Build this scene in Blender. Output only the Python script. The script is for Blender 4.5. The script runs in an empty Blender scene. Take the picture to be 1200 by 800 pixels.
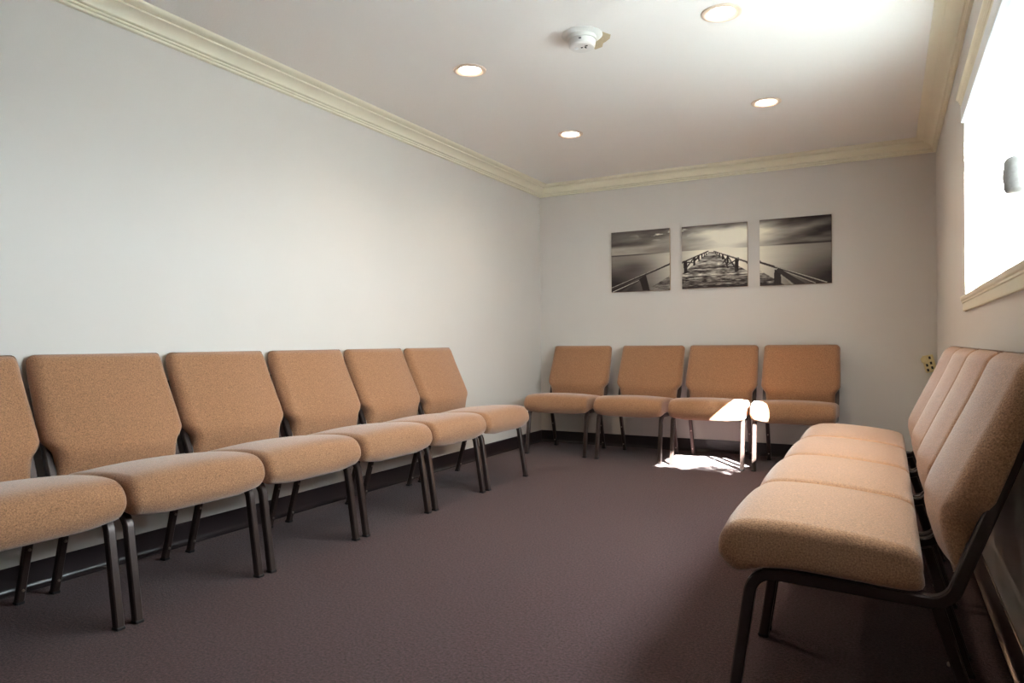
import bpy, math, random
import numpy as np
from mathutils import Vector, Matrix

C = bpy.context.scene.collection
R = math.radians
random.seed(7)

# ------------------------------------------------------------------ room dimensions (metres)
XL, XR, YB, YF, H = -2.957, 0.317, 6.075, -4.2, 2.44     # left, right, back (seen), front (behind the camera), ceiling
WT = 0.15                                                # wall thickness
WY0, WY1, WZ0, WZ1 = 1.25, 3.885, 1.15, 2.045            # window opening in the right wall

# ------------------------------------------------------------------ helpers
def srgb(r, g, b):
    f = lambda c: (c / 255 / 12.92) if c / 255 <= 0.04045 else ((c / 255 + 0.055) / 1.055) ** 2.4
    return (f(r), f(g), f(b), 1.0)

def new_mat(name):
    m = bpy.data.materials.new(name); m.use_nodes = True
    nt = m.node_tree; nt.nodes.clear()
    out = nt.nodes.new('ShaderNodeOutputMaterial')
    return m, nt, out

def N(nt, kind, **kw):
    n = nt.nodes.new(kind)
    for k, v in kw.items(): n.inputs[k].default_value = v
    return n

def principled(name, col, rough=0.6, metal=0.0, spec=0.5, coat=0.0, sheen=0.0, noise=None, bump=None):
    """noise = (scale, detail, dark factor, light factor); bump = (scale, strength, distance)"""
    m, nt, out = new_mat(name)
    p = N(nt, 'ShaderNodeBsdfPrincipled', **{'Base Color': col, 'Roughness': rough, 'Metallic': metal, 'Specular IOR Level': spec,
                                             'Coat Weight': coat, 'Sheen Weight': sheen})
    nt.links.new(p.outputs[0], out.inputs[0])
    tc = nt.nodes.new('ShaderNodeTexCoord')
    if noise:
        t = N(nt, 'ShaderNodeTexNoise', Scale=noise[0], Detail=noise[1], Roughness=0.7)
        nt.links.new(tc.outputs['Object'], t.inputs['Vector'])
        r = nt.nodes.new('ShaderNodeValToRGB')
        r.color_ramp.elements[0].position = 0.3; r.color_ramp.elements[1].position = 0.7
        r.color_ramp.elements[0].color = [c * noise[2] for c in col[:3]] + [1]
        r.color_ramp.elements[1].color = [min(1, c * noise[3]) for c in col[:3]] + [1]
        nt.links.new(t.outputs[0], r.inputs[0]); nt.links.new(r.outputs[0], p.inputs['Base Color'])
    if bump:
        t2 = N(nt, 'ShaderNodeTexNoise', Scale=bump[0], Detail=3.0)
        nt.links.new(tc.outputs['Object'], t2.inputs['Vector'])
        b = N(nt, 'ShaderNodeBump', Strength=bump[1], Distance=bump[2])
        nt.links.new(t2.outputs[0], b.inputs['Height']); nt.links.new(b.outputs[0], p.inputs['Normal'])
    return m

def mesh(name, verts, faces, mat, parent=None, smooth=None, loc=None):
    me = bpy.data.meshes.new(name); me.from_pydata([tuple(v) for v in verts], [], faces); me.update()
    import bmesh
    bm = bmesh.new(); bm.from_mesh(me); bmesh.ops.recalc_face_normals(bm, faces=bm.faces); bm.to_mesh(me); bm.free()
    if mat: me.materials.append(mat)
    if smooth is not None:
        me.shade_smooth()
        if smooth < 179: me.set_sharp_from_angle(angle=R(smooth))
    o = bpy.data.objects.new(name, me); C.objects.link(o)
    if parent: o.parent = parent
    if loc: o.location = loc
    return o

class MB:
    """collects pieces into one mesh"""
    def __init__(s): s.v, s.f = [], []
    def add(s, v, f):
        n = len(s.v); s.v += [tuple(p) for p in v]; s.f += [tuple(i + n for i in q) for q in f]; return s
    def box(s, x0, x1, y0, y1, z0, z1):
        v = [(x, y, z) for x in (x0, x1) for y in (y0, y1) for z in (z0, z1)]
        return s.add(v, [(0,1,3,2),(4,6,7,5),(0,4,5,1),(2,3,7,6),(0,2,6,4),(1,5,7,3)])
    def bbox(s, x0, x1, y0, y1, z0, z1, b=0.002):
        """bevelled box"""
        cx, cy, cz = (x0+x1)/2, (y0+y1)/2, (z0+z1)/2; hx, hy, hz = (x1-x0)/2, (y1-y0)/2, (z1-z0)/2
        b = min(b, hx*.9, hy*.9, hz*.9); v, idx, f = [], {}, []
        for sx in (-1,1):
            for sy in (-1,1):
                for sz in (-1,1):
                    for ax in range(3):
                        idx[sx,sy,sz,ax] = len(v)
                        v.append((cx+sx*(hx-(b if ax!=0 else 0)), cy+sy*(hy-(b if ax!=1 else 0)), cz+sz*(hz-(b if ax!=2 else 0))))
        for ax in range(3):
            a1, a2 = [a for a in range(3) if a != ax]
            for sg in (-1,1):
                q = []
                for s1, s2 in ((-1,-1),(1,-1),(1,1),(-1,1)):
                    k = [0,0,0]; k[ax]=sg; k[a1]=s1; k[a2]=s2; q.append(idx[tuple(k)+(ax,)])
                f.append(tuple(q))
            for s1 in (-1,1):
                for s2 in (-1,1):
                    k0 = [0,0,0]; k1 = [0,0,0]; k0[ax]=-1; k1[ax]=1
                    for k in (k0,k1): k[a1]=s1; k[a2]=s2
                    f.append((idx[tuple(k0)+(a1,)], idx[tuple(k1)+(a1,)], idx[tuple(k1)+(a2,)], idx[tuple(k0)+(a2,)]))
        for sx in (-1,1):
            for sy in (-1,1):
                for sz in (-1,1): f.append(tuple(idx[sx,sy,sz,a] for a in range(3)))
        return s.add(v, f)
    def tube(s, pts, r, n=8):
        """round bar along a 3-D polyline"""
        pts = [Vector(p) for p in pts]; rings = []; up = None
        for i, p in enumerate(pts):
            t = (pts[min(i+1, len(pts)-1)] - pts[max(i-1, 0)]).normalized()
            if up is None: up = t.orthogonal().normalized()
            up = (up - t * up.dot(t)).normalized(); w = t.cross(up)
            rings.append([p + r * (math.cos(2*math.pi*k/n) * up + math.sin(2*math.pi*k/n) * w) for k in range(n)])
        v = [q for g in rings for q in g]; f = []
        for i in range(len(rings)-1):
            for k in range(n):
                f.append((i*n+k, i*n+(k+1) % n, (i+1)*n+(k+1) % n, (i+1)*n+k))
        f += [tuple(range(n)), tuple((len(rings)-1)*n+k for k in range(n))]
        return s.add(v, f)
    def square_tube(s, x0, path, hs=0.014, ch=0.004):
        """square steel tube following a (y, z) path in the plane x = x0"""
        sec = [(hs-ch,hs),(hs,hs-ch),(hs,-hs+ch),(hs-ch,-hs),(-hs+ch,-hs),(-hs,-hs+ch),(-hs,hs-ch),(-hs+ch,hs)]
        v, f, n = [], [], 8
        for i, (y, z) in enumerate(path):
            def d(a, b):
                L = math.hypot(b[0]-a[0], b[1]-a[1]); return ((b[0]-a[0])/L, (b[1]-a[1])/L)
            ts = []
            if i > 0: ts.append(d(path[i-1], path[i]))
            if i < len(path)-1: ts.append(d(path[i], path[i+1]))
            ty, tz = sum(t[0] for t in ts), sum(t[1] for t in ts); L = math.hypot(ty, tz); ty, tz = ty/L, tz/L
            for dx, dn in sec: v.append((x0+dx, y - tz*dn, z + ty*dn))
        for i in range(len(path)-1):
            for k in range(n): f.append((i*n+k, i*n+(k+1) % n, (i+1)*n+(k+1) % n, (i+1)*n+k))
        f += [tuple(range(n)), tuple((len(path)-1)*n+k for k in range(n))]
        return s.add(v, f)
    def lathe(s, prof, n=40, cx=0, cy=0, cz=0):
        """(r, z) profile around z"""
        v, f, m = [], [], len(prof)
        for r, z in prof:
            for k in range(n): v.append((cx + r*math.cos(2*math.pi*k/n), cy + r*math.sin(2*math.pi*k/n), cz + z))
        for i in range(m-1):
            for k in range(n): f.append((i*n+k, i*n+(k+1) % n, (i+1)*n+(k+1) % n, (i+1)*n+k))
        f += [tuple(range(n)), tuple((m-1)*n+k for k in range(n))]
        return s.add(v, f)
    def build(s, name, mat, parent=None, smooth=None, loc=None):
        return mesh(name, s.v, s.f, mat, parent, smooth, loc)

def thing(name, label, cat, loc=(0,0,0), rz=0.0, group=None):
    o = bpy.data.objects.new(name, None); C.objects.link(o)
    o.location = loc; o.rotation_euler = (0, 0, rz); o.empty_display_size = 0.1
    o['label'] = label; o['category'] = cat
    if group: o['group'] = group
    return o

def struct(o):
    o['kind'] = 'structure'; return o

def copy_thing(root, label, loc, rz, skip=()):
    r = root.copy(); C.objects.link(r); r.location = loc; r.rotation_euler = (0, 0, rz); r['label'] = label
    for ch in root.children:
        if ch.name.split('.')[0] in skip: continue
        c = ch.copy(); C.objects.link(c); c.parent = r
        for g in ch.children:
            d = g.copy(); C.objects.link(d); d.parent = c
    return r

def bend(points, rad, n=7):
    """round the inner corners of a (y, z) polyline; rad per inner corner"""
    out = [points[0]]
    for i in range(1, len(points)-1):
        a, p, b = (Vector(points[i+k]) for k in (-1, 0, 1))
        u, w = (a-p).normalized(), (b-p).normalized(); ang = u.angle(w)
        t = rad[i-1] / math.tan(ang/2); c = p + (u+w).normalized() * (rad[i-1] / math.sin(ang/2))
        s, e = p + u*t - c, p + w*t - c; tot = s.angle_signed(e)
        for k in range(n+1):
            th = -tot * k / n
            out.append((c.x + s.x*math.cos(th) - s.y*math.sin(th), c.y + s.x*math.sin(th) + s.y*math.cos(th)))
    out.append(points[-1])
    return out

# ------------------------------------------------------------------ materials
M = {}
M['wall'] = principled('wall_paint', srgb(212, 207, 201), 0.75, spec=0.25, bump=(160, 0.12, 0.002), noise=(1.2, 2, 0.985, 1.015))
M['ceiling'] = principled('ceiling_paint', srgb(238, 236, 232), 0.85, spec=0.2, bump=(120, 0.25, 0.003))
M['cream'] = principled('cream_trim_paint', srgb(236, 231, 210), 0.45, noise=(3, 2, 0.97, 1.02))
M['base'] = principled('dark_rubber_base', srgb(40, 31, 33), 0.28, spec=0.55)
M['fabric'] = principled('tan_tweed', srgb(160, 117, 86), 0.95, spec=0.15, sheen=0.4, noise=(230, 6, 0.42, 1.58), bump=(240, 0.5, 0.003))
M['steel'] = principled('bronze_hammered_steel', srgb(62, 49, 45), 0.32, metal=0.4, spec=0.6, bump=(260, 0.25, 0.0015))
M['black'] = principled('black_plastic', srgb(24, 22, 24), 0.5)
M['chrome'] = principled('zinc_wire', srgb(170, 160, 150), 0.3, metal=1.0)
M['white_plastic'] = principled('white_plastic', srgb(225, 224, 220), 0.45)
M['trim_ring'] = principled('tan_trim_ring', srgb(226, 206, 186), 0.5)
M['vinyl'] = principled('white_vinyl', srgb(235, 238, 240), 0.35)
M['beige'] = principled('beige_plastic', srgb(214, 196, 146), 0.5)
M['tan_patch'] = principled('unpainted_patch', srgb(196, 180, 148), 0.9, noise=(40, 2, 0.9, 1.05))
M['canvas_edge'] = principled('canvas_edge', srgb(176, 150, 122), 0.8)
M['ground'] = principled('concrete_ground', srgb(118, 121, 123), 0.9, noise=(3, 4, 0.9, 1.05))
M['bark'] = principled('bark', srgb(92, 76, 62), 0.9, bump=(30, 0.8, 0.02))
M['leaf'] = principled('leaf_green', srgb(74, 98, 52), 0.6, noise=(6, 2, 0.7, 1.3))
M['grey_plastic'] = principled('grey_object_plastic', srgb(150, 146, 142), 0.35, noise=(60, 3, 0.8, 1.1))

def carpet_mat():
    m, nt, out = new_mat('brown_carpet')
    p = N(nt, 'ShaderNodeBsdfPrincipled', Roughness=1.0, **{'Specular IOR Level': 0.05, 'Sheen Weight': 0.12, 'Sheen Roughness': 0.6})
    tc = nt.nodes.new('ShaderNodeTexCoord')
    t = N(nt, 'ShaderNodeTexNoise', Scale=110.0, Detail=6.0, Roughness=0.8)
    big = N(nt, 'ShaderNodeTexNoise', Scale=1.3, Detail=3.0)
    for x in (t, big): nt.links.new(tc.outputs['Object'], x.inputs['Vector'])
    r = nt.nodes.new('ShaderNodeValToRGB')
    r.color_ramp.elements[0].position = 0.37; r.color_ramp.elements[1].position = 0.63
    r.color_ramp.elements[0].color = srgb(40, 22, 24); r.color_ramp.elements[1].color = srgb(102, 73, 73)
    mx = nt.nodes.new('ShaderNodeMix'); mx.data_type = 'RGBA'; mx.blend_type = 'MULTIPLY'; mx.inputs[0].default_value = 0.25
    rr = nt.nodes.new('ShaderNodeValToRGB'); rr.color_ramp.elements[0].color = (.7, .7, .7, 1); rr.color_ramp.elements[1].color = (1.1, 1.1, 1.1, 1)
    nt.links.new(big.outputs[0], rr.inputs[0]); nt.links.new(t.outputs[0], r.inputs[0])
    nt.links.new(r.outputs[0], mx.inputs[6]); nt.links.new(rr.outputs[0], mx.inputs[7]); nt.links.new(mx.outputs[2], p.inputs['Base Color'])
    b = N(nt, 'ShaderNodeBump', Strength=0.9, Distance=0.006)
    nt.links.new(t.outputs[0], b.inputs['Height']); nt.links.new(b.outputs[0], p.inputs['Normal'])
    nt.links.new(p.outputs[0], out.inputs[0]); return m
M['carpet'] = carpet_mat()

def glass_mat():
    m, nt, out = new_mat('window_glass')
    tr = N(nt, 'ShaderNodeBsdfTransparent', Color=(0.93, 0.96, 0.96, 1)); gl = N(nt, 'ShaderNodeBsdfGlossy', Roughness=0.02)
    lw = N(nt, 'ShaderNodeLayerWeight', Blend=0.5); mx = nt.nodes.new('ShaderNodeMixShader')
    pw = nt.nodes.new('ShaderNodeMath'); pw.operation = 'POWER'; pw.inputs[1].default_value = 5.0
    ma = nt.nodes.new('ShaderNodeMath'); ma.operation = 'MULTIPLY_ADD'; ma.inputs[1].default_value = 0.9; ma.inputs[2].default_value = 0.03
    nt.links.new(lw.outputs['Facing'], pw.inputs[0]); nt.links.new(pw.outputs[0], ma.inputs[0])
    nt.links.new(ma.outputs[0], mx.inputs[0]); nt.links.new(tr.outputs[0], mx.inputs[1]); nt.links.new(gl.outputs[0], mx.inputs[2])
    nt.links.new(mx.outputs[0], out.inputs[0]); return m
M['glass'] = glass_mat()

def slat_mat():
    m, nt, out = new_mat('translucent_white_slat')
    d = N(nt, 'ShaderNodeBsdfDiffuse', Color=(0.85, 0.88, 0.9, 1)); t = N(nt, 'ShaderNodeBsdfTranslucent', Color=(0.8, 0.86, 0.88, 1))
    mx = N(nt, 'ShaderNodeMixShader', Fac=0.45)
    nt.links.new(d.outputs[0], mx.inputs[1]); nt.links.new(t.outputs[0], mx.inputs[2]); nt.links.new(mx.outputs[0], out.inputs[0]); return m
M['slat'] = slat_mat()

LAMP = 40.0
def emit_mat(name, col, s):
    m, nt, out = new_mat(name)
    e = N(nt, 'ShaderNodeEmission', Color=col, Strength=s); nt.links.new(e.outputs[0], out.inputs[0]); return m
M['lens'] = emit_mat('lit_lens', (1.0, 0.85, 0.68, 1), LAMP)

def print_mat():
    m, nt, out = new_mat('monochrome_print')
    a = nt.nodes.new('ShaderNodeVertexColor'); a.layer_name = 'print'
    p = N(nt, 'ShaderNodeBsdfPrincipled', Roughness=0.6, **{'Specular IOR Level': 0.3})
    nt.links.new(a.outputs[0], p.inputs['Base Color']); nt.links.new(p.outputs[0], out.inputs[0]); return m
M['print'] = print_mat()

# ------------------------------------------------------------------ room shell
struct(MB().box(XL-WT, XR+WT, YF-WT, YB+WT, -0.1, 0).build('floor', M['carpet']))
ceiling = struct(MB().box(XL-WT, XR+WT, YF-WT, YB+WT, H, H+0.12).build('ceiling', M['ceiling']))
struct(MB().box(XL-WT, XL, YF, YB, 0, H).build('wall_left', M['wall']))
struct(MB().box(XL-WT, XR+WT, YB, YB+WT, 0, H).build('wall_back', M['wall']))
struct(MB().box(XL-WT, XR+WT, YF-WT, YF, 0, H).build('wall_front', M['wall']))
w = MB()
w.box(XR, XR+WT, YF, WY0, 0, H).box(XR, XR+WT, WY1, YB, 0, H).box(XR, XR+WT, WY0, WY1, 0, WZ0).box(XR, XR+WT, WY0, WY1, WZ1, H)
struct(w.build('wall_right', M['wall']))

def run_profile(name, prof, side, mat, smooth=30):
    """(distance from wall, z) profile along one wall, mitred into both corners"""
    v, n = [], len(prof)
    for end in (0, 1):
        for d, z in prof:
            y = (YF + d) if end == 0 else (YB - d); x = (XL + d) if end == 0 else (XR - d)
            v.append({'left': (XL+d, y, z), 'right': (XR-d, y, z), 'back': (x, YB-d, z), 'front': (x, YF+d, z)}[side])
    f = [(k, (k+1) % n, n+(k+1) % n, n+k) for k in range(n)] + [tuple(range(n)), tuple(range(n, 2*n))]
    return struct(mesh(name, v, f, mat, None, smooth))

cr = [(0, 2.343), (0.008, 2.343)]
cr += [(0.010 + 0.007*math.sin(t), 2.350 - 0.007*math.cos(t)) for t in np.linspace(0, math.pi, 7)]      # lower bead
cr += [(0.009, 2.3572), (0.009, 2.3592), (0.018, 2.3594), (0.0205, 2.3625), (0.0205, 2.366), (0.018, 2.3685)]   # flat bead
cr += [(0.010, 2.3688), (0.010, 2.3735), (0.024, 2.3738), (0.028, 2.3765)]                                # undercut slot
cr += [(0.029 + 0.058*(1-math.cos(t)), 2.378 + 0.034*math.sin(t)) for t in np.linspace(0.12, math.pi/2, 9)]   # cove
cr += [(0.087, 2.4185), (0.084, 2.4215), (0.094, 2.4228), (0.100, 2.4232)]                                # undercut below the lip
cr += [(0.104 + 0.026*math.sin(t), 2.4375 - 0.014*math.cos(t)) for t in np.linspace(0.0, math.pi/2, 7)] + [(0.131, H-0.0005), (0, H-0.0005)]
for i, s in enumerate(('left', 'back', 'right', 'front')): run_profile('trim_%d' % (i+1), cr, s, M['cream'])
bs = [(0, 0.001), (0, 0.1075), (0.003, 0.1075), (0.005, 0.105), (0.005, 0.030), (0.0075, 0.020), (0.012, 0.0125), (0.017, 0.009), (0.019, 0.006), (0.019, 0.001)]
for s in ('left', 'back', 'right', 'front'): run_profile('baseboard_' + s, bs, s, M['base'])

# unpainted crescent beside the smoke detector
pts = [(-1.177, 3.215), (-1.196, 3.254), (-1.224, 3.277), (-1.243, 3.288), (-1.264, 3.328), (-1.306, 3.340), (-1.30, 3.22), (-1.20, 3.165)]
pp = MB(); pp.add([(x, y, H-0.0006) for x, y in pts] + [(x, y, H+0.0006) for x, y in pts],
                  [tuple(range(8)), tuple(range(8, 16))] + [(k, (k+1) % 8, 8+(k+1) % 8, 8+k) for k in range(8)])

# ------------------------------------------------------------------ window
wf = MB(); GX = XR + 0.105
fw = 0.045
for y0, y1, z0, z1 in ((WY0, WY1, WZ0, WZ0+fw), (WY0, WY1, WZ1-fw, WZ1), (WY0, WY0+fw, WZ0, WZ1), (WY1-fw, WY1, WZ0, WZ1)):
    wf.bbox(GX-0.025, GX+0.04, y0, y1, z0, z1, 0.004)
window = struct(wf.build('window_1', M['vinyl']))
ym = [WY0 + (WY1-WY0)/2]
for y in ym:
    MB().bbox(GX-0.02, GX+0.03, y-0.028, y+0.028, WZ0+fw-0.003, WZ1-fw+0.003, 0.003).build('mullion', M['vinyl'], window)
ed = [WY0+fw] + [q for y in ym for q in (y-0.028, y+0.028)] + [WY1-fw]
for k in range(2):
    MB().box(GX+0.004, GX+0.008, ed[2*k]-0.004, ed[2*k+1]+0.004, WZ0+fw-0.004, WZ1-fw+0.004).build('glass', M['glass'], window)
# sill apron below and head casing above, the head wider than the opening
def run_y(name, prof, y0, y1, mat, parent=None, cham=0.0):
    n = len(prof); v = [(XR-d, y0, z) for d, z in prof] + [(XR-d, y1, z) for d, z in prof]
    f = [(k, (k+1) % n, n+(k+1) % n, n+k) for k in range(n)] + [tuple(range(n)), tuple(range(n, 2*n))]
    return mesh(name, v, f, mat, parent, 30)
sill = [(0, 1.083), (0.010, 1.083), (0.012, 1.087), (0.012, 1.118), (0.0155, 1.121), (0.0155, 1.128), (0.019, 1.131), (0.021, 1.135), (0.021, 1.148), (0.018, 1.151), (0, 1.151)]
run_y('window_sill', sill, WY0-0.03, WY1-0.005, M['cream'], window)
head = [(0, 2.040), (0.010, 2.040), (0.012, 2.044), (0.012, 2.058), (0.016, 2.060), (0.016, 2.066), (0.020, 2.069), (0.020, 2.075), (0.026, 2.079), (0.030, 2.083), (0.030, 2.094), (0, 2.094)]
run_y('window_head', head, WY0-0.06, WY1+0.035, M['cream'], window)

# half-raised white blind
bl = thing('window_blind', 'white slatted blind half raised in the bright window of the right wall', 'blind', (XR, (WY0+WY1)/2, 2.0))
def bbx(y0, y1, z0, z1, x0, x1, b=0.003): return MB().bbox(x0, x1, y0-(WY0+WY1)/2, y1-(WY0+WY1)/2, z0-2.0, z1-2.0, b)
bbx(WY0+0.006, WY1-0.002, 1.962, 2.036, -0.014, 0.03).build('headrail', M['vinyl'], bl)
BLZ = 1.755
sl = MB(); z = 1.950; hw = (WY1-WY0)/2 - 0.012
while z > BLZ + 0.016:
    prof = []
    for k in range(5):
        u = (k/4 - 0.5) * 0.026; c = 0.0022*(1-(2*(k/4)-1)**2)
        ca, sa = math.cos(R(76)), math.sin(R(76)); prof.append((0.012 + u*ca - c*sa, z - 2.0 + u*sa + c*ca))
    prof = prof + [(x+0.0006, zz-0.0004) for x, zz in reversed(prof)]
    n = len(prof); v = [(x, -hw, zz) for x, zz in prof] + [(x, hw, zz) for x, zz in prof]
    sl.add(v, [(k, (k+1) % n, n+(k+1) % n, n+k) for k in range(n)] + [tuple(range(n)), tuple(range(n, 2*n))]); z -= 0.0205
sl.build('slats', M['slat'], bl)
bbx(WY0+0.008, WY1-0.008, BLZ, BLZ+0.022, 0.0, 0.026).build('bottom_rail', M['slat'], bl)
for y in (-hw*0.82, -hw*0.28, hw*0.28, hw*0.82):
    MB().tube([(-0.003, y, -0.005), (-0.003, y, BLZ-2.0+0.01)], 0.0011, 6).build('lift_cord', M['vinyl'], bl)

# unidentified grey object shaped as a pull-cord tassel, hanging near the right picture edge
px_, py_, pz_ = -0.034, 2.10 - (WY0+WY1)/2, 1.357 - 2.0
MB().tube([(-0.012, py_, -0.004), (-0.03, py_, -0.012), (px_, py_, -0.03), (px_, py_, pz_ + 0.044)], 0.0014, 6).build('pull_cord', M['vinyl'], bl, 60)
MB().lathe([(0.0005, 0.046), (0.012, 0.045), (0.024, 0.040), (0.0300, 0.030), (0.0305, 0.016), (0.0330, 0.004), (0.0335, -0.010), (0.0305, -0.024), (0.0310, -0.036), (0.026, -0.045), (0.0005, -0.046)],
           28, px_, py_, pz_).build('grey_object', M['grey_plastic'], bl, 60)

# ------------------------------------------------------------------ out of the window
struct(MB().box(XR+WT, XR+30, -25, 45, -0.5, -0.4).build('ground', M['ground']))

S = Vector((0.60, -0.78, 0.55)).normalized()          # towards the sun
sun_mask_tree = thing('sun_mask_tree', 'unseen foliage added outside the window to shape the sunlight', 'sun_mask_tree', (2.3, -0.9, -0.4))  # added out of view, only to shape the sun patch by the back chairs
tr = MB(); tr.tube([(0, 0, 0), (0.03, 0.02, 0.9), (-0.02, 0.05, 1.9), (-0.1, 0.2, 2.7), (-0.3, 0.6, 3.1)], 0.085, 10)
tr.build('trunk', M['bark'], sun_mask_tree, 60)
for q in ([(-0.02, 0.05, 1.9), (-0.25, 0.6, 2.6), (-0.45, 1.3, 3.0)], [(-0.05, 0.1, 2.3), (0.1, -0.4, 2.9), (0.05, -0.8, 3.3)], [(-0.1, 0.2, 2.7), (-0.5, 0.9, 3.2), (-0.55, 1.7, 3.25)]):
    MB().tube(q, 0.03, 8).build('branch', M['bark'], sun_mask_tree, 60)
lv = MB(); rg = random.Random(3)
def leaf_at(p, s):
    a = Vector((rg.gauss(0,1), rg.gauss(0,1), rg.gauss(0,1))).normalized(); b = a.orthogonal().normalized(); c = a.cross(b)
    lv.add([p - b*s, p + c*s*.45 + a*s*.12, p + b*s, p - c*s*.45 + a*s*.12], [(0, 1, 2), (0, 2, 3)])
for i in range(6500):
    # crown: everything short of a slanting edge, so sun only reaches the far low corner of the window
    t = rg.uniform(2.0, 3.0); yy = rg.uniform(0.8, 3.5); zz = rg.uniform(1.0, 2.15)
    lim = 3.44 - (zz - 1.15) * 1.16
    if yy > lim + rg.gauss(0, 0.035): continue
    k = t / S.x * 0.6
    leaf_at(Vector((XR, yy, zz)) + S * (t / 1.108) * 1.108 - Vector((2.3, -0.9, -0.4)), rg.uniform(0.05, 0.09))
for i in range(240):      # a few loose sprays beyond the edge
    t = rg.uniform(2.0, 2.6); zz = rg.uniform(1.15, 1.5); yy = 3.50 - (zz-1.15)*1.16 + 0.03 + abs(rg.gauss(0, 0.12))
    if rg.random() < 0.35: leaf_at(Vector((XR, yy, zz)) + S * t - Vector((2.3, -0.9, -0.4)), rg.uniform(0.03, 0.055))
lo = lv.build('leaves', M['leaf'], sun_mask_tree); lo['kind'] = 'stuff'

# ------------------------------------------------------------------ ceiling lights
def ceiling_light(first, loc, label):
    if first: return copy_thing(first, label, loc, 0)
    t = thing('ceiling_light', label, 'ceiling light', loc, 0, 'round recessed ceiling lights')
    MB().lathe([(0.060, -0.0015), (0.064, -0.0030), (0.070, -0.0075), (0.076, -0.0090), (0.082, -0.0085), (0.0885, -0.0050), (0.0895, -0.0003), (0.060, -0.0003), (0.060, -0.0015)], 48).build('trim_ring', M['trim_ring'], t, 40)
    MB().lathe([(0.0005, -0.0065), (0.03, -0.006), (0.048, -0.0045), (0.057, -0.0025), (0.0598, -0.001), (0.0005, -0.001)], 40).build('lens', M['lens'], t, 60)
    return t
L0 = ceiling_light(None, (-0.658, 3.246, H), 'large bright recessed ceiling light at the top, nearest the window')
ceiling_light(L0, (-2.004, 3.256, H), 'bright recessed ceiling light left of the smoke detector')
ceiling_light(L0, (-0.664, 4.60, H), 'bright recessed ceiling light near the back wall above the right picture')
ceiling_light(L0, (-1.997, 4.61, H), 'smallest bright recessed ceiling light, near the back left corner')

# ------------------------------------------------------------------ smoke detector
sd = thing('smoke_detector', 'white round smoke detector between the lit ceiling lights', 'smoke detector', (-1.299, 3.148, H))
MB().lathe([(0.001, -0.0003), (0.098, -0.0003), (0.099, -0.004), (0.094, -0.009), (0.07, -0.012), (0.001, -0.012)], 48).build('mounting_plate', M['white_plastic'], sd, 40)
MB().lathe([(0.001, -0.011), (0.070, -0.011), (0.0705, -0.030), (0.064, -0.0305), (0.064, -0.034), (0.0655, -0.035), (0.063, -0.058), (0.056, -0.065), (0.04, -0.067), (0.001, -0.0675)], 48).build('body', M['white_plastic'], sd, 35)
for x, y, hx, hy in ((0.004, -0.012, 0.005, 0.004), (0.02, -0.004, 0.0035, 0.008), (0.03, -0.02, 0.007, 0.003)):
    MB().bbox(x-hx, x+hx, y-hy, y+hy, -0.0695, -0.066, 0.001).build('slot', M['black'], sd)
MB().lathe([(0.001, -0.066), (0.011, -0.066), (0.010, -0.0695), (0.001, -0.07)], 20, -0.024, -0.012).build('test_button', M['vinyl'], sd, 40)
MB().bbox(0.010, 0.022, -0.068, -0.058, -0.046, -0.040, 0.001).build('sensor_window', M['black'], sd)
pa = mesh('bare_patch', pp.v, pp.f, M['tan_patch'], ceiling)

# ------------------------------------------------------------------ pictures: one pier view split over three canvases
GN = 150
def seg_dist(U, V, a, b):
    ax, ay = a; bx, by = b; L2 = (bx-ax)**2 + (by-ay)**2
    t = np.clip(((U-ax)*(bx-ax) + (V-ay)*(by-ay)) / L2, 0, 1)
    return np.hypot(U-(ax+t*(bx-ax)), V-(ay+t*(by-ay))), t
def sm(a, b, x):
    t = np.clip((x-a)/(b-a), 0, 1); return t*t*(3-2*t)
rs = np.random.RandomState(5)
def vnoise(x, y, seed):
    g = np.random.RandomState(seed).rand(64, 64)
    xi, yi = np.floor(x).astype(int), np.floor(y).astype(int); fx, fy = x-xi, y-yi
    fx, fy = fx*fx*(3-2*fx), fy*fy*(3-2*fy)
    a = g[yi % 64, xi % 64]; b = g[yi % 64, (xi+1) % 64]; c = g[(yi+1) % 64, xi % 64]; d = g[(yi+1) % 64, (xi+1) % 64]
    return (a*(1-fx)+b*fx)*(1-fy) + (c*(1-fx)+d*fx)*fy
def fbm(x, y, s): return sum(vnoise(x*2**k+7*k, y*2**k+3*k, s+k)/2**(k+1) for k in range(4))
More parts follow.
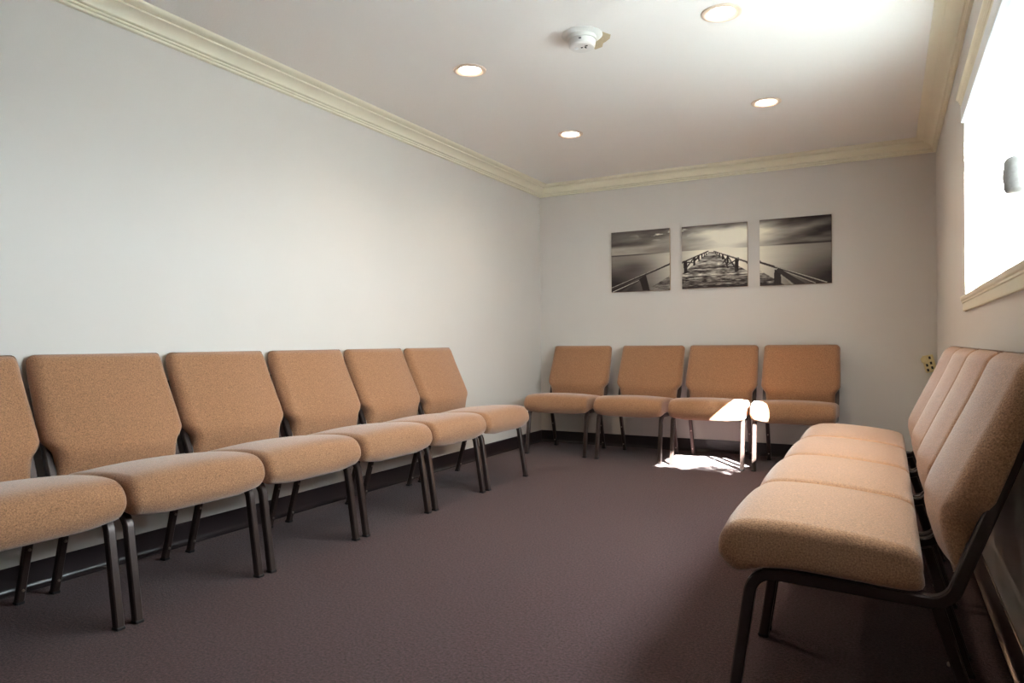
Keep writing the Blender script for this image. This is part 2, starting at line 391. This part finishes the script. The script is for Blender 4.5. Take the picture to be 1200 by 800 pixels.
def pier(U, V):
    """U in -1..2 over the three panels, V downwards 0..1; returns grey 0..1"""
    hz = 0.395
    cl = fbm((U+3)*2.0 + V*2, V*9, 11)
    glow = np.exp(-((U-0.75)/0.62)**2)
    sky = 0.27 + 0.58*glow*sm(-0.05, 0.18, V + 0.10*(cl-0.5)) + 0.42*(cl-0.45)
    sky -= 0.28*sm(0.16, 0.0, V)*sm(0.3, 1.0, U)
    left = sm(0.15, -0.5, U)
    sky = sky*(1-left*0.25) + left*(0.26*sm(0.22, 0.29, V) - 0.02)
    sky += 0.75*sm(0.50, 0.64, fbm((U+3)*5, V*22, 31))*np.exp(-((U+0.18)/0.26)**2)*sm(0.22, 0.06, V)
    ray_ = V - (0.29 - 0.20*(U-1.0)); sky -= np.where(U > 0.2, 0.20*sm(-0.03, 0.10, ray_)*sm(0.2, 0.9, U)*(1-0.5*sm(1.0, 0.2, U)), 0)
    sky += 0.10*np.exp(-((V-0.345)/0.03)**2)*sm(1.2, 1.9, U)
    wl = 0.30 + 0.55*np.exp(-((U-0.62)/0.78)**2) - 0.35*sm(0.45, 1.0, V)*np.abs(U-0.5)*0.6 + 0.04*(fbm(U*3+9, V*30, 51)-0.5)
    wl -= 0.14*np.exp(-((U+0.55)/0.3)**2-((V-0.6)/0.12)**2)
    g = np.where(V < hz, sky, wl)
    far = np.abs(U-0.45); g -= 0.30*np.exp(-((V-hz)/0.009)**2)*sm(0.35, 1.1, far)
    # deck
    t = (V-0.43)/(1-0.43)
    lft = 0.425 - 0.74*np.clip(t, 0, None)**1.0; rgt = 0.495 + 0.86*np.clip(t, 0, None)
    deck = (V > 0.43) & (U > lft) & (U < rgt)
    dp = 1/np.clip(V-0.385, 0.03, None)
    pl = vnoise(np.full_like(U, 3.0), dp*9, 71); gap = np.abs((dp*9) % 1 - 0.5) > 0.42
    grain = fbm(U*14, V*70 + 5, 81)
    dk = 0.25 + 0.30*pl + 1.0*(grain-0.45) - 0.05*t; dk = np.where(gap, dk-0.22, dk)
    dk = np.where((np.abs(V-0.685) < 0.011) | (V > 0.955) | (np.abs(V-0.915) < 0.018), dk*0.45, dk)
    g = np.where(deck, dk, g)
    g = np.where((V > 0.77) & (V > 0.77+0.55*(1-(U+1.0)/1.0)) & (U < 0) , 0.22+0.5*(grain-0.45)+0.1*pl, g)
    # handrails, posts and braces
    def line(a, b, w0, w1, val):
        nonlocal g
        d, tt = seg_dist(U, V, a, b); g = np.where(d < w0 + (w1-w0)*tt, val, g)
    def quad(q, val):
        nonlocal g
        inside = np.ones_like(U, bool)
        for i in range(4):
            (x0, y0), (x1, y1) = q[i], q[(i+1) % 4]; inside &= ((x1-x0)*(V-y0) - (y1-y0)*(U-x0)) >= 0
        g = np.where(inside, val, g)
    D_ = 0.03
    Lr = lambda u: 0.41 + (0.415-u)*0.37; Ld = lambda u: 0.43 + (0.425-u)*0.57*0.57/0.43
    for u, w_ in ((0.05, .030), (0.19, .018), (0.265, .013), (0.315, .010), (0.35, .008), (0.38, .007)):
        yb = 0.43 + (0.425-u)/0.74*0.57; quad([(u-w_, Lr(u)), (u+w_, Lr(u)), (u+w_*1.1, yb+.03*w_/.03), (u-w_*.6, yb+.04*w_/.03)], D_)
    for a, b in ((0.06, 0.19), (0.19, 0.265)):
        line((a, Lr(a)+.03), (b, Ld(b)-0.02), .010, .007, 0.1); line((b, Lr(b)+.02), (a, Ld(a)-0.03), .010, .010, 0.1)
    line((0.415, 0.418), (0.0, 0.575), .007, .013, 0.09); line((0.40, 0.414), (0.05, 0.545), .002, .003, 0.42)
    line((0.0, 0.583), (-1.0, 0.94), .013, .022, 0.10); line((-0.1, 0.605), (-1.0, 0.925), .002, .004, 0.5)
    line((-0.42, 0.77), (-1.0, 1.04), .010, .016, 0.08); line((-0.45, 0.775), (-0.80, 1.0), .016, .022, 0.12); line((-0.52, 0.82), (-0.98, 0.995), .003, .006, 0.55)
    quad([(-0.51, 0.80), (-0.40, 0.735), (-0.335, 0.99), (-0.455, 0.99)], D_)
    Rr = lambda u: 0.42 + (u-0.5)*0.375
    for u, w_ in ((0.845, .030), (0.71, .017), (0.635, .013), (0.585, .010), (0.55, .008), (0.525, .007)):
        yb = 0.43 + (u-0.495)/0.86*0.57; quad([(u-w_, Rr(u)), (u+w_, Rr(u)), (u+w_*.7, yb+.10*w_/.03), (u-w_, yb+.11*w_/.03)], D_)
    for a, b in ((0.845, 0.71), (0.71, 0.635)):
        line((a, Rr(a)+.03), (b, Rr(b)+0.15), .010, .007, 0.1); line((b, Rr(b)+.02), (a, Rr(a)+0.20), .008, .012, 0.1)
    line((0.5, 0.425), (1.0, 0.625), .007, .014, 0.10); line((0.55, 0.44), (1.0, 0.615), .002, .004, 0.45)
    line((1.0, 0.64), (1.93, 1.0), .014, .026, 0.09); line((1.22, 0.715), (1.93, 0.985), .004, .006, 0.55); line((1.25, 0.745), (1.78, 0.99), .003, .005, 0.5)
    quad([(1.21, 0.76), (1.30, 0.78), (1.305, 1.0), (1.20, 1.0)], D_); line((1.25, 0.76), (1.46, 1.0), .012, .012, 0.40); line((1.27, 0.775), (1.6, 1.02), .03, .05, 0.09)
    # frame of vignette in the print itself
    return np.clip(g, 0.03, 0.95)

def picture(x0, x1, z0, z1, off, label):
    y = YB - 0.004; d = 0.026
    t = thing('canvas_picture', label, 'picture', ((x0+x1)/2, YB, (z0+z1)/2), 0, 'pier pictures on the back wall')
    hx, hz = (x1-x0)/2, (z1-z0)/2
    MB().bbox(-hx, hx, -d+0.0015, -0.002, -hz, hz, 0.002).build('canvas_wrap', M['canvas_edge'], t)
    u = np.linspace(0, 1, GN); UU, VV = np.meshgrid(u, u); g = pier(UU + off, VV)
    v = [(-hx + 0.001 + a*(2*hx-0.002), -d, hz - 0.001 - b*(2*hz-0.002)) for b in u for a in u]
    f = [(j*GN+i, j*GN+i+1, (j+1)*GN+i+1, (j+1)*GN+i) for j in range(GN-1) for i in range(GN-1)]
    me = bpy.data.meshes.new('print'); me.from_pydata(v, [], [q[::-1] for q in f]); me.materials.append(M['print'])
    lo_, hi_ = np.array([44, 35, 34])/255, np.array([255, 250, 232])/255; g = np.clip((g-0.07)*1.42, 0, 1)**0.8
    s = lo_ + (hi_-lo_)*g.reshape(-1, 1); lin = np.where(s <= .04045, s/12.92, ((s+.055)/1.055)**2.4)
    at = me.color_attributes.new('print', 'FLOAT_COLOR', 'POINT')
    at.data.foreach_set('color', np.concatenate([lin, np.ones((len(lin), 1))], 1).astype(np.float32).ravel())
    o = bpy.data.objects.new('print', me); C.objects.link(o); o.parent = t
picture(-2.224, -1.684, 1.400, 1.945, -1, 'square monochrome sea picture, left of the three, with railing descending to the left')
picture(-1.578, -1.030, 1.405, 1.943, 0, 'square monochrome picture, middle of the three, of a plank pier running to the horizon')
picture(-0.934, -0.391, 1.402, 1.946, 1, 'square monochrome sea picture, right of the three, with railing descending to the right')

# ------------------------------------------------------------------ outlet with a plug-in adapter by the corner
oa = thing('outlet_adapter', 'small tilted beige outlet adapter with dark slots low on the back wall', 'outlet', (0.263, YB, 0.770))
tl = Matrix.Rotation(R(-13), 4, 'Y')
def tb(mb): mb.v = [tuple(tl @ Vector(p)) for p in mb.v]; return mb
tb(MB().bbox(-0.036, 0.036, -0.007, -0.0005, -0.058, 0.058, 0.002)).build('cover_plate', M['beige'], oa)
tb(MB().bbox(-0.034, 0.038, -0.050, -0.006, -0.062, 0.066, 0.005)).build('body', M['beige'], oa)
tb(MB().bbox(-0.046, -0.012, -0.066, -0.049, 0.018, 0.056, 0.004)).build('plug', M['beige'], oa)
for x, zc in ((0.012, 0.045), (0.012, 0.005), (0.012, -0.030), (-0.018, -0.042), (-0.016, -0.006)):
    tb(MB().bbox(x-0.007, x+0.007, -0.0515, -0.049, zc-0.010, zc+0.010, 0.001)).build('slot', M['black'], oa)

# ------------------------------------------------------------------ stacking chair
Y0 = 0.40       # chair-space distance from the wall of the chair's own origin
def offset_poly(p, d):
    """move a closed clockwise/anticlockwise outline inwards by d"""
    n = len(p); A = sum(p[i][0]*p[(i+1) % n][1] - p[(i+1) % n][0]*p[i][1] for i in range(n)); sg = 1 if A > 0 else -1; o = []
    for i in range(n):
        ax, ay = p[i-1]; bx, by = p[(i+1) % n]; tx, ty = bx-ax, by-ay; L = math.hypot(tx, ty)
        o.append((p[i][0] - sg*ty/L*d, p[i][1] + sg*tx/L*d))
    return o
def catmull(p, n=5):
    o = []
    for i in range(len(p)):
        a, b, c, d = (Vector(p[(i+k) % len(p)]) for k in (-1, 0, 1, 2))
        for j in range(n):
            t = j/n; o.append(tuple(0.5*((2*b) + (c-a)*t + (2*a-5*b+4*c-d)*t*t + (3*b-a-3*c+d)*t**3)))
    return o
seat_prof = catmull([(0.262, 0.376), (0.40, 0.380), (0.52, 0.386), (0.60, 0.380), (0.640, 0.362), (0.668, 0.352), (0.694, 0.364), (0.712, 0.396), (0.714, 0.432),
                     (0.702, 0.464), (0.676, 0.488), (0.630, 0.500), (0.54, 0.502), (0.42, 0.494), (0.32, 0.482), (0.272, 0.472), (0.254, 0.452), (0.251, 0.418)])
def make_seat(parent):
    hw, r = 0.287, 0.030; st = []
    for k in range(7): th = R(90)*k/6; st.append((-hw + r*(1-math.cos(th)) if False else -hw + r - r*math.cos(th), r - r*math.sin(th)))
    xs = st + [(-0.16, 0), (-0.08, 0), (0, 0), (0.08, 0), (0.16, 0)] + [(-x, d) for x, d in reversed(st)]
    v, n = [], len(seat_prof)
    for x, d in xs:
        for y, z in seat_prof:
            y2 = 0.485 + (y-0.485)*(1-d/0.235); z2 = 0.432 + (z-0.432)*(1-d/0.075)
            crown = 0.014*(1-(x/hw)**2)*sm(0.42, 0.48, np.float64(z))*sm(0.25, 0.33, np.float64(y))
            tuck = 0.016*sm(0.18, 0.287, np.float64(abs(x)))*sm(0.60, 0.68, np.float64(y))*sm(0.43, 0.36, np.float64(z))   # corners lift under the nose
            v.append((x, y2 - Y0 - 0.005*sm(0.20, 0.287, np.float64(abs(x)))*sm(0.62, 0.70, np.float64(y)), z2 + float(crown) + float(tuck)))
    f = []
    for i in range(len(xs)-1):
        for k in range(n): f.append((i*n+k, i*n+(k+1) % n, (i+1)*n+(k+1) % n, (i+1)*n+k))
    f += [tuple(range(n)), tuple((len(xs)-1)*n+k for k in range(n))]
    return mesh('seat', v, f, M['fabric'], parent, 180)

def interp(tab, z):
    for (a, va), (b, vb) in zip(tab, tab[1:]):
        if a <= z <= b: return va + (vb-va)*(z-a)/(b-a)
    return tab[0][1] if z < tab[0][0] else tab[-1][1]
def make_back(parent):
    z0, z1 = 0.420, 0.917
    wid = [(0.420, 0.248), (0.535, 0.251), (0.548, 0.256), (0.580, 0.280), (0.595, 0.2865), (0.65, 0.2865), (0.72, 0.284), (0.917, 0.279)]
    frt = [(0.420, 0.208), (0.440, 0.216), (0.470, 0.225), (0.500, 0.233), (0.535, 0.239), (0.565, 0.237), (0.60, 0.222), (0.70, 0.176), (0.80, 0.129), (0.917, 0.079)]
    rear = lambda z: max(0.012, -0.006 + 0.37*(0.915-z))
    zs = [z0 + 0.03*(1-math.cos(R(90)*k/5)) for k in range(6)] + [0.50, 0.52, 0.535, 0.548, 0.564, 0.58, 0.595, 0.62, 0.66, 0.70, 0.74, 0.78, 0.82, 0.85, 0.875] + [z1 - 0.032*(1-math.sin(R(90)*k/6)) for k in range(7)]
    v = []; n = 0
    for z in zs:
        et = max(0, (z - (z1-0.032))/0.032); eb = max(0, ((z0+0.03) - z)/0.03)
        e = 0.032*(1-math.sqrt(max(0, 1-et*et))) + 0.025*(1-math.sqrt(max(0, 1-eb*eb)))
        hw = interp(wid, z) - e; yr, yf = rear(z), interp(frt, z); th = max(0.004, yf-yr)
        e2 = min(e*1.0, th*0.42); yr += e2; yf -= e2; th = yf-yr
        ring = []; rr = min(0.048, th*0.6); rb = min(0.018, th*0.4)
        m = 6
        for k in range(m+1):                     # right front corner, rear to front
            t = R(90)*k/m; ring.append((hw - rr + rr*math.cos(t), yf - 0.020 - rr + rr*math.sin(t)))
        for q in (0.7, 0.35, 0, -0.35, -0.7): ring.append((q*(hw-rr), yf - 0.020*q*q))
        for k in range(m+1):
            t = R(90)*(1-k/m); ring.append((-hw + rr - rr*math.cos(t), yf - 0.020 - rr + rr*math.sin(t)))
        for k in range(4):
            t = R(90)*k/3; ring.append((-hw + rb - rb*math.cos(t), yr + rb - rb*math.sin(t)))
        for k in range(4):
            t = R(90)*(1-k/3); ring.append((hw - rb + rb*math.cos(t), yr + rb - rb*math.sin(t)))
        n = len(ring); v += [(x, y-Y0, z) for x, y in ring]
    f = []
    for i in range(len(zs)-1):
        for k in range(n): f.append((i*n+k, i*n+(k+1) % n, (i+1)*n+(k+1) % n, (i+1)*n+k))
    f += [tuple(range(n)), tuple((len(zs)-1)*n+k for k in range(n))]
    return mesh('backrest', v, f, M['fabric'], parent, 180)

LX = 0.2625
def make_chair(label, group):
    t = thing('stacking_chair', label, 'chair', (0, 0, 0), 0, group)
    make_seat(t); make_back(t)
    side = bend([(0.600, 0.371), (0.202, 0.356), (0.042, 0.79)], [0.055])
    front = bend([(0.680, 0.003), (0.624, 0.372), (0.560, 0.3695)], [0.058])
    for sx in (-1, 1):
        x = sx*LX
        MB().square_tube(x, [(y-Y0-0.016*0, z) for y, z in side if True]).build('side_rail', M['steel'], t, 40)
        lg = MB().square_tube(x, [(y-Y0, z) for y, z in front], 0.0145).build('leg', M['steel'], t, 40)
        MB().bbox(x-0.0155, x+0.0155, 0.680-Y0-0.017, 0.680-Y0+0.016, 0.0, 0.012, 0.003).build('foot_cap', M['black'], lg)
        xr = x - sx*0.0295
        rl = MB().square_tube(xr, [(0.125-Y0, 0.003), (0.226-Y0, 0.352)], 0.0135).build('leg', M['steel'], t, 40)
        MB().bbox(xr-0.0148, xr+0.0148, 0.126-Y0-0.016, 0.126-Y0+0.016, 0.0, 0.012, 0.003).build('foot_cap', M['black'], rl)
        for zb_ in (0.055, 0.21):
            yb_ = 0.125 + (0.101/0.349)*zb_ + 0.0145
            m_ = MB().lathe([(0.0005, 0), (0.0055, 0), (0.0055, 0.0035), (0.003, 0.006), (0.0005, 0.006)], 12)
            m_.v = [(xr + p[0], yb_ - Y0 - 0.001 + p[2], zb_ + p[1]) for p in m_.v]
            m_.build('bolt', M['chrome'], rl, 40)
    MB().bbox(-LX+0.013, LX-0.013, 0.545-Y0, 0.567-Y0, 0.348, 0.374, 0.003).build('crossbar', M['steel'], t)
    MB().bbox(-LX+0.013, LX-0.013, 0.262-Y0, 0.284-Y0, 0.342, 0.366, 0.003).build('crossbar', M['steel'], t)
    MB().bbox(-0.255, 0.255, 0.27-Y0, 0.60-Y0, 0.379, 0.391, 0.004).build('seat_board', M['black'], t)
    # dark plate joining the uprights behind the pad
    pl = [(0.183, 0.42), (0.173, 0.42), (0.036, 0.79), (0.046, 0.79)]
    b = MB(); b.add([(x, y-Y0-0.002, z) for x in (-0.248, 0.248) for y, z in pl], [(0,1,2,3),(4,7,6,5),(0,4,5,1),(1,5,6,2),(2,6,7,3),(3,7,4,0)])
    b.build('back_plate', M['black'], t)
    x0 = LX + 0.0125
    for yb_, zb_ in ((0.545, 0.366), (0.300, 0.357)):
        br = MB().bbox(x0, x0+0.028, yb_-0.012-Y0, yb_+0.012-Y0, zb_-0.004, zb_+0.003, 0.001)
        br.build('ganging_bracket', M['chrome'], t, 40)
    return t

G1, G2, G3 = 'tan chairs along the left wall', 'tan chairs along the back wall', 'tan chairs along the right wall'
left = [(1.173, 'tan upholstered chair cut off by the left picture edge, nearest in the left wall row'),
        (1.765, 'tan upholstered chair second from the picture edge in the left wall row'),
        (2.357, 'tan upholstered chair third from the picture edge in the left wall row'),
        (2.958, 'tan upholstered chair fourth from the picture edge in the left wall row'),
        (3.555, 'tan upholstered chair fifth in the left wall row, next to its far end'),
        (4.152, 'tan upholstered chair at the far end of the left wall row')]
ch0 = make_chair(left[0][1], G1); ch0.location = (XL+Y0, left[0][0], 0); ch0.rotation_euler = (0, 0, -math.pi/2)
for i, (y, lab) in enumerate(left[1:]):
    copy_thing(ch0, lab, (XL+Y0, y, 0), -math.pi/2)
back = [(-2.478, 0.055, 1.2, 'tan upholstered chair in the back wall row nearest the left corner', False),
        (-1.828, 0.070, -1.8, 'tan upholstered chair under the left picture, second in the back wall row', True),
        (-1.216, 0.078, -0.4, 'tan upholstered back wall chair with bright sunlight across its seat', True),
        (-0.612, 0.068, 0.0, 'shaded tan upholstered chair under the right picture, right end of the back wall row', True)]
for x, off, a, lab, _ in back:
    r = copy_thing(ch0, lab, (x, YB-off-Y0, 0), math.pi + R(a), ()); r['group'] = G2
right = [(2.112, 'large tan upholstered chair nearest the viewer in the right wall row'),
         (2.698, 'tan upholstered chair second from the viewer in the right wall row'),
         (3.284, 'tan upholstered chair third from the viewer in the right wall row'),
         (3.870, 'tan upholstered chair farthest from the viewer in the right wall row')]
for i, (y, lab) in enumerate(right):
    r = copy_thing(ch0, lab, (XR-Y0, y, 0), math.pi/2, ('ganging_bracket',) if i == 3 else ()); r['group'] = G3
    if i == 0:
        MB().tube([(-0.12, 0.425-Y0, 0.377), (-0.12, 0.425-Y0, 0.325), (-0.12, 0.418-Y0, 0.318), (-0.12, 0.37-Y0, 0.318), (-0.12, 0.365-Y0, 0.325), (-0.12, 0.365-Y0, 0.377)], 0.002, 6).build('wire_loop', M['chrome'], r, 60)

# ------------------------------------------------------------------ the bulbs behind the ceiling lenses
for x, y in ((-0.658, 3.246), (-2.004, 3.256), (-0.664, 4.60), (-1.997, 4.61)):
    sp = bpy.data.lights.new('downlight', 'SPOT'); sp.energy = 33.0; sp.color = (1.0, 0.80, 0.58); sp.spot_size = R(150); sp.spot_blend = 0.9; sp.shadow_soft_size = 0.05
    o = bpy.data.objects.new('downlight', sp); C.objects.link(o); o.location = (x, y, H-0.012)
# ------------------------------------------------------------------ daylight
SUN = 260.0; SKY = 27.0
sl_ = bpy.data.lights.new('sun', 'SUN'); sl_.energy = SUN; sl_.angle = R(0.53); sl_.color = (1.0, 0.98, 0.94)
so = bpy.data.objects.new('sun', sl_); C.objects.link(so); so.rotation_euler = S.to_track_quat('Z', 'Y').to_euler(); so.location = (6, -6, 6)
W = bpy.data.worlds.new('sky'); bpy.context.scene.world = W; W.use_nodes = True
bg = W.node_tree.nodes['Background']; bg.inputs[0].default_value = (0.86, 0.94, 1.0, 1); bg.inputs[1].default_value = SKY
pl_ = bpy.data.lights.new('window_portal', 'AREA'); pl_.shape = 'RECTANGLE'; pl_.size = WZ1-WZ0; pl_.size_y = WY1-WY0; pl_.cycles.is_portal = True
po = bpy.data.objects.new('window_portal', pl_); C.objects.link(po); po.location = (XR+WT+0.01, (WY0+WY1)/2, (WZ0+WZ1)/2)
po.rotation_euler = Vector((1, 0, 0)).to_track_quat('Z', 'Y').to_euler()

# ------------------------------------------------------------------ camera (solved from the room's edges)
f_px, yaw, pit, rol, hcam = 819.7, 0.4942, 0.0013, -0.0071, 0.952
def cam_to_world(x, u, z):
    c, s = math.cos(rol), math.sin(rol); x, u = x*c - u*s, x*s + u*c
    c, s = math.cos(pit), math.sin(pit); z, u = z*c - u*s, z*s + u*c
    c, s = math.cos(yaw), math.sin(yaw); return Vector((x*c - z*s, x*s + z*c, u))
ex, ey, ez = cam_to_world(1, 0, 0), cam_to_world(0, 1, 0), -cam_to_world(0, 0, 1)
cam = bpy.data.cameras.new('camera'); cam.sensor_width = 36; cam.lens = f_px/1200*36; cam.clip_start = 0.02
co = bpy.data.objects.new('camera', cam); C.objects.link(co)
co.matrix_world = Matrix(((ex.x, ey.x, ez.x, 0), (ex.y, ey.y, ez.y, 0), (ex.z, ey.z, ez.z, hcam), (0, 0, 0, 1)))
sc = bpy.context.scene; sc.camera = co
sc.view_settings.view_transform = 'Standard'; sc.view_settings.look = 'None'; sc.view_settings.gamma = 1.0
sc.view_settings.use_curve_mapping = False; sc.view_settings.exposure = 0.0
sc.cycles.use_denoising = True; sc.cycles.sample_clamp_indirect = 120.0; sc.cycles.max_bounces = 10; sc.cycles.diffuse_bounces = 6; sc.cycles.transparent_max_bounces = 12
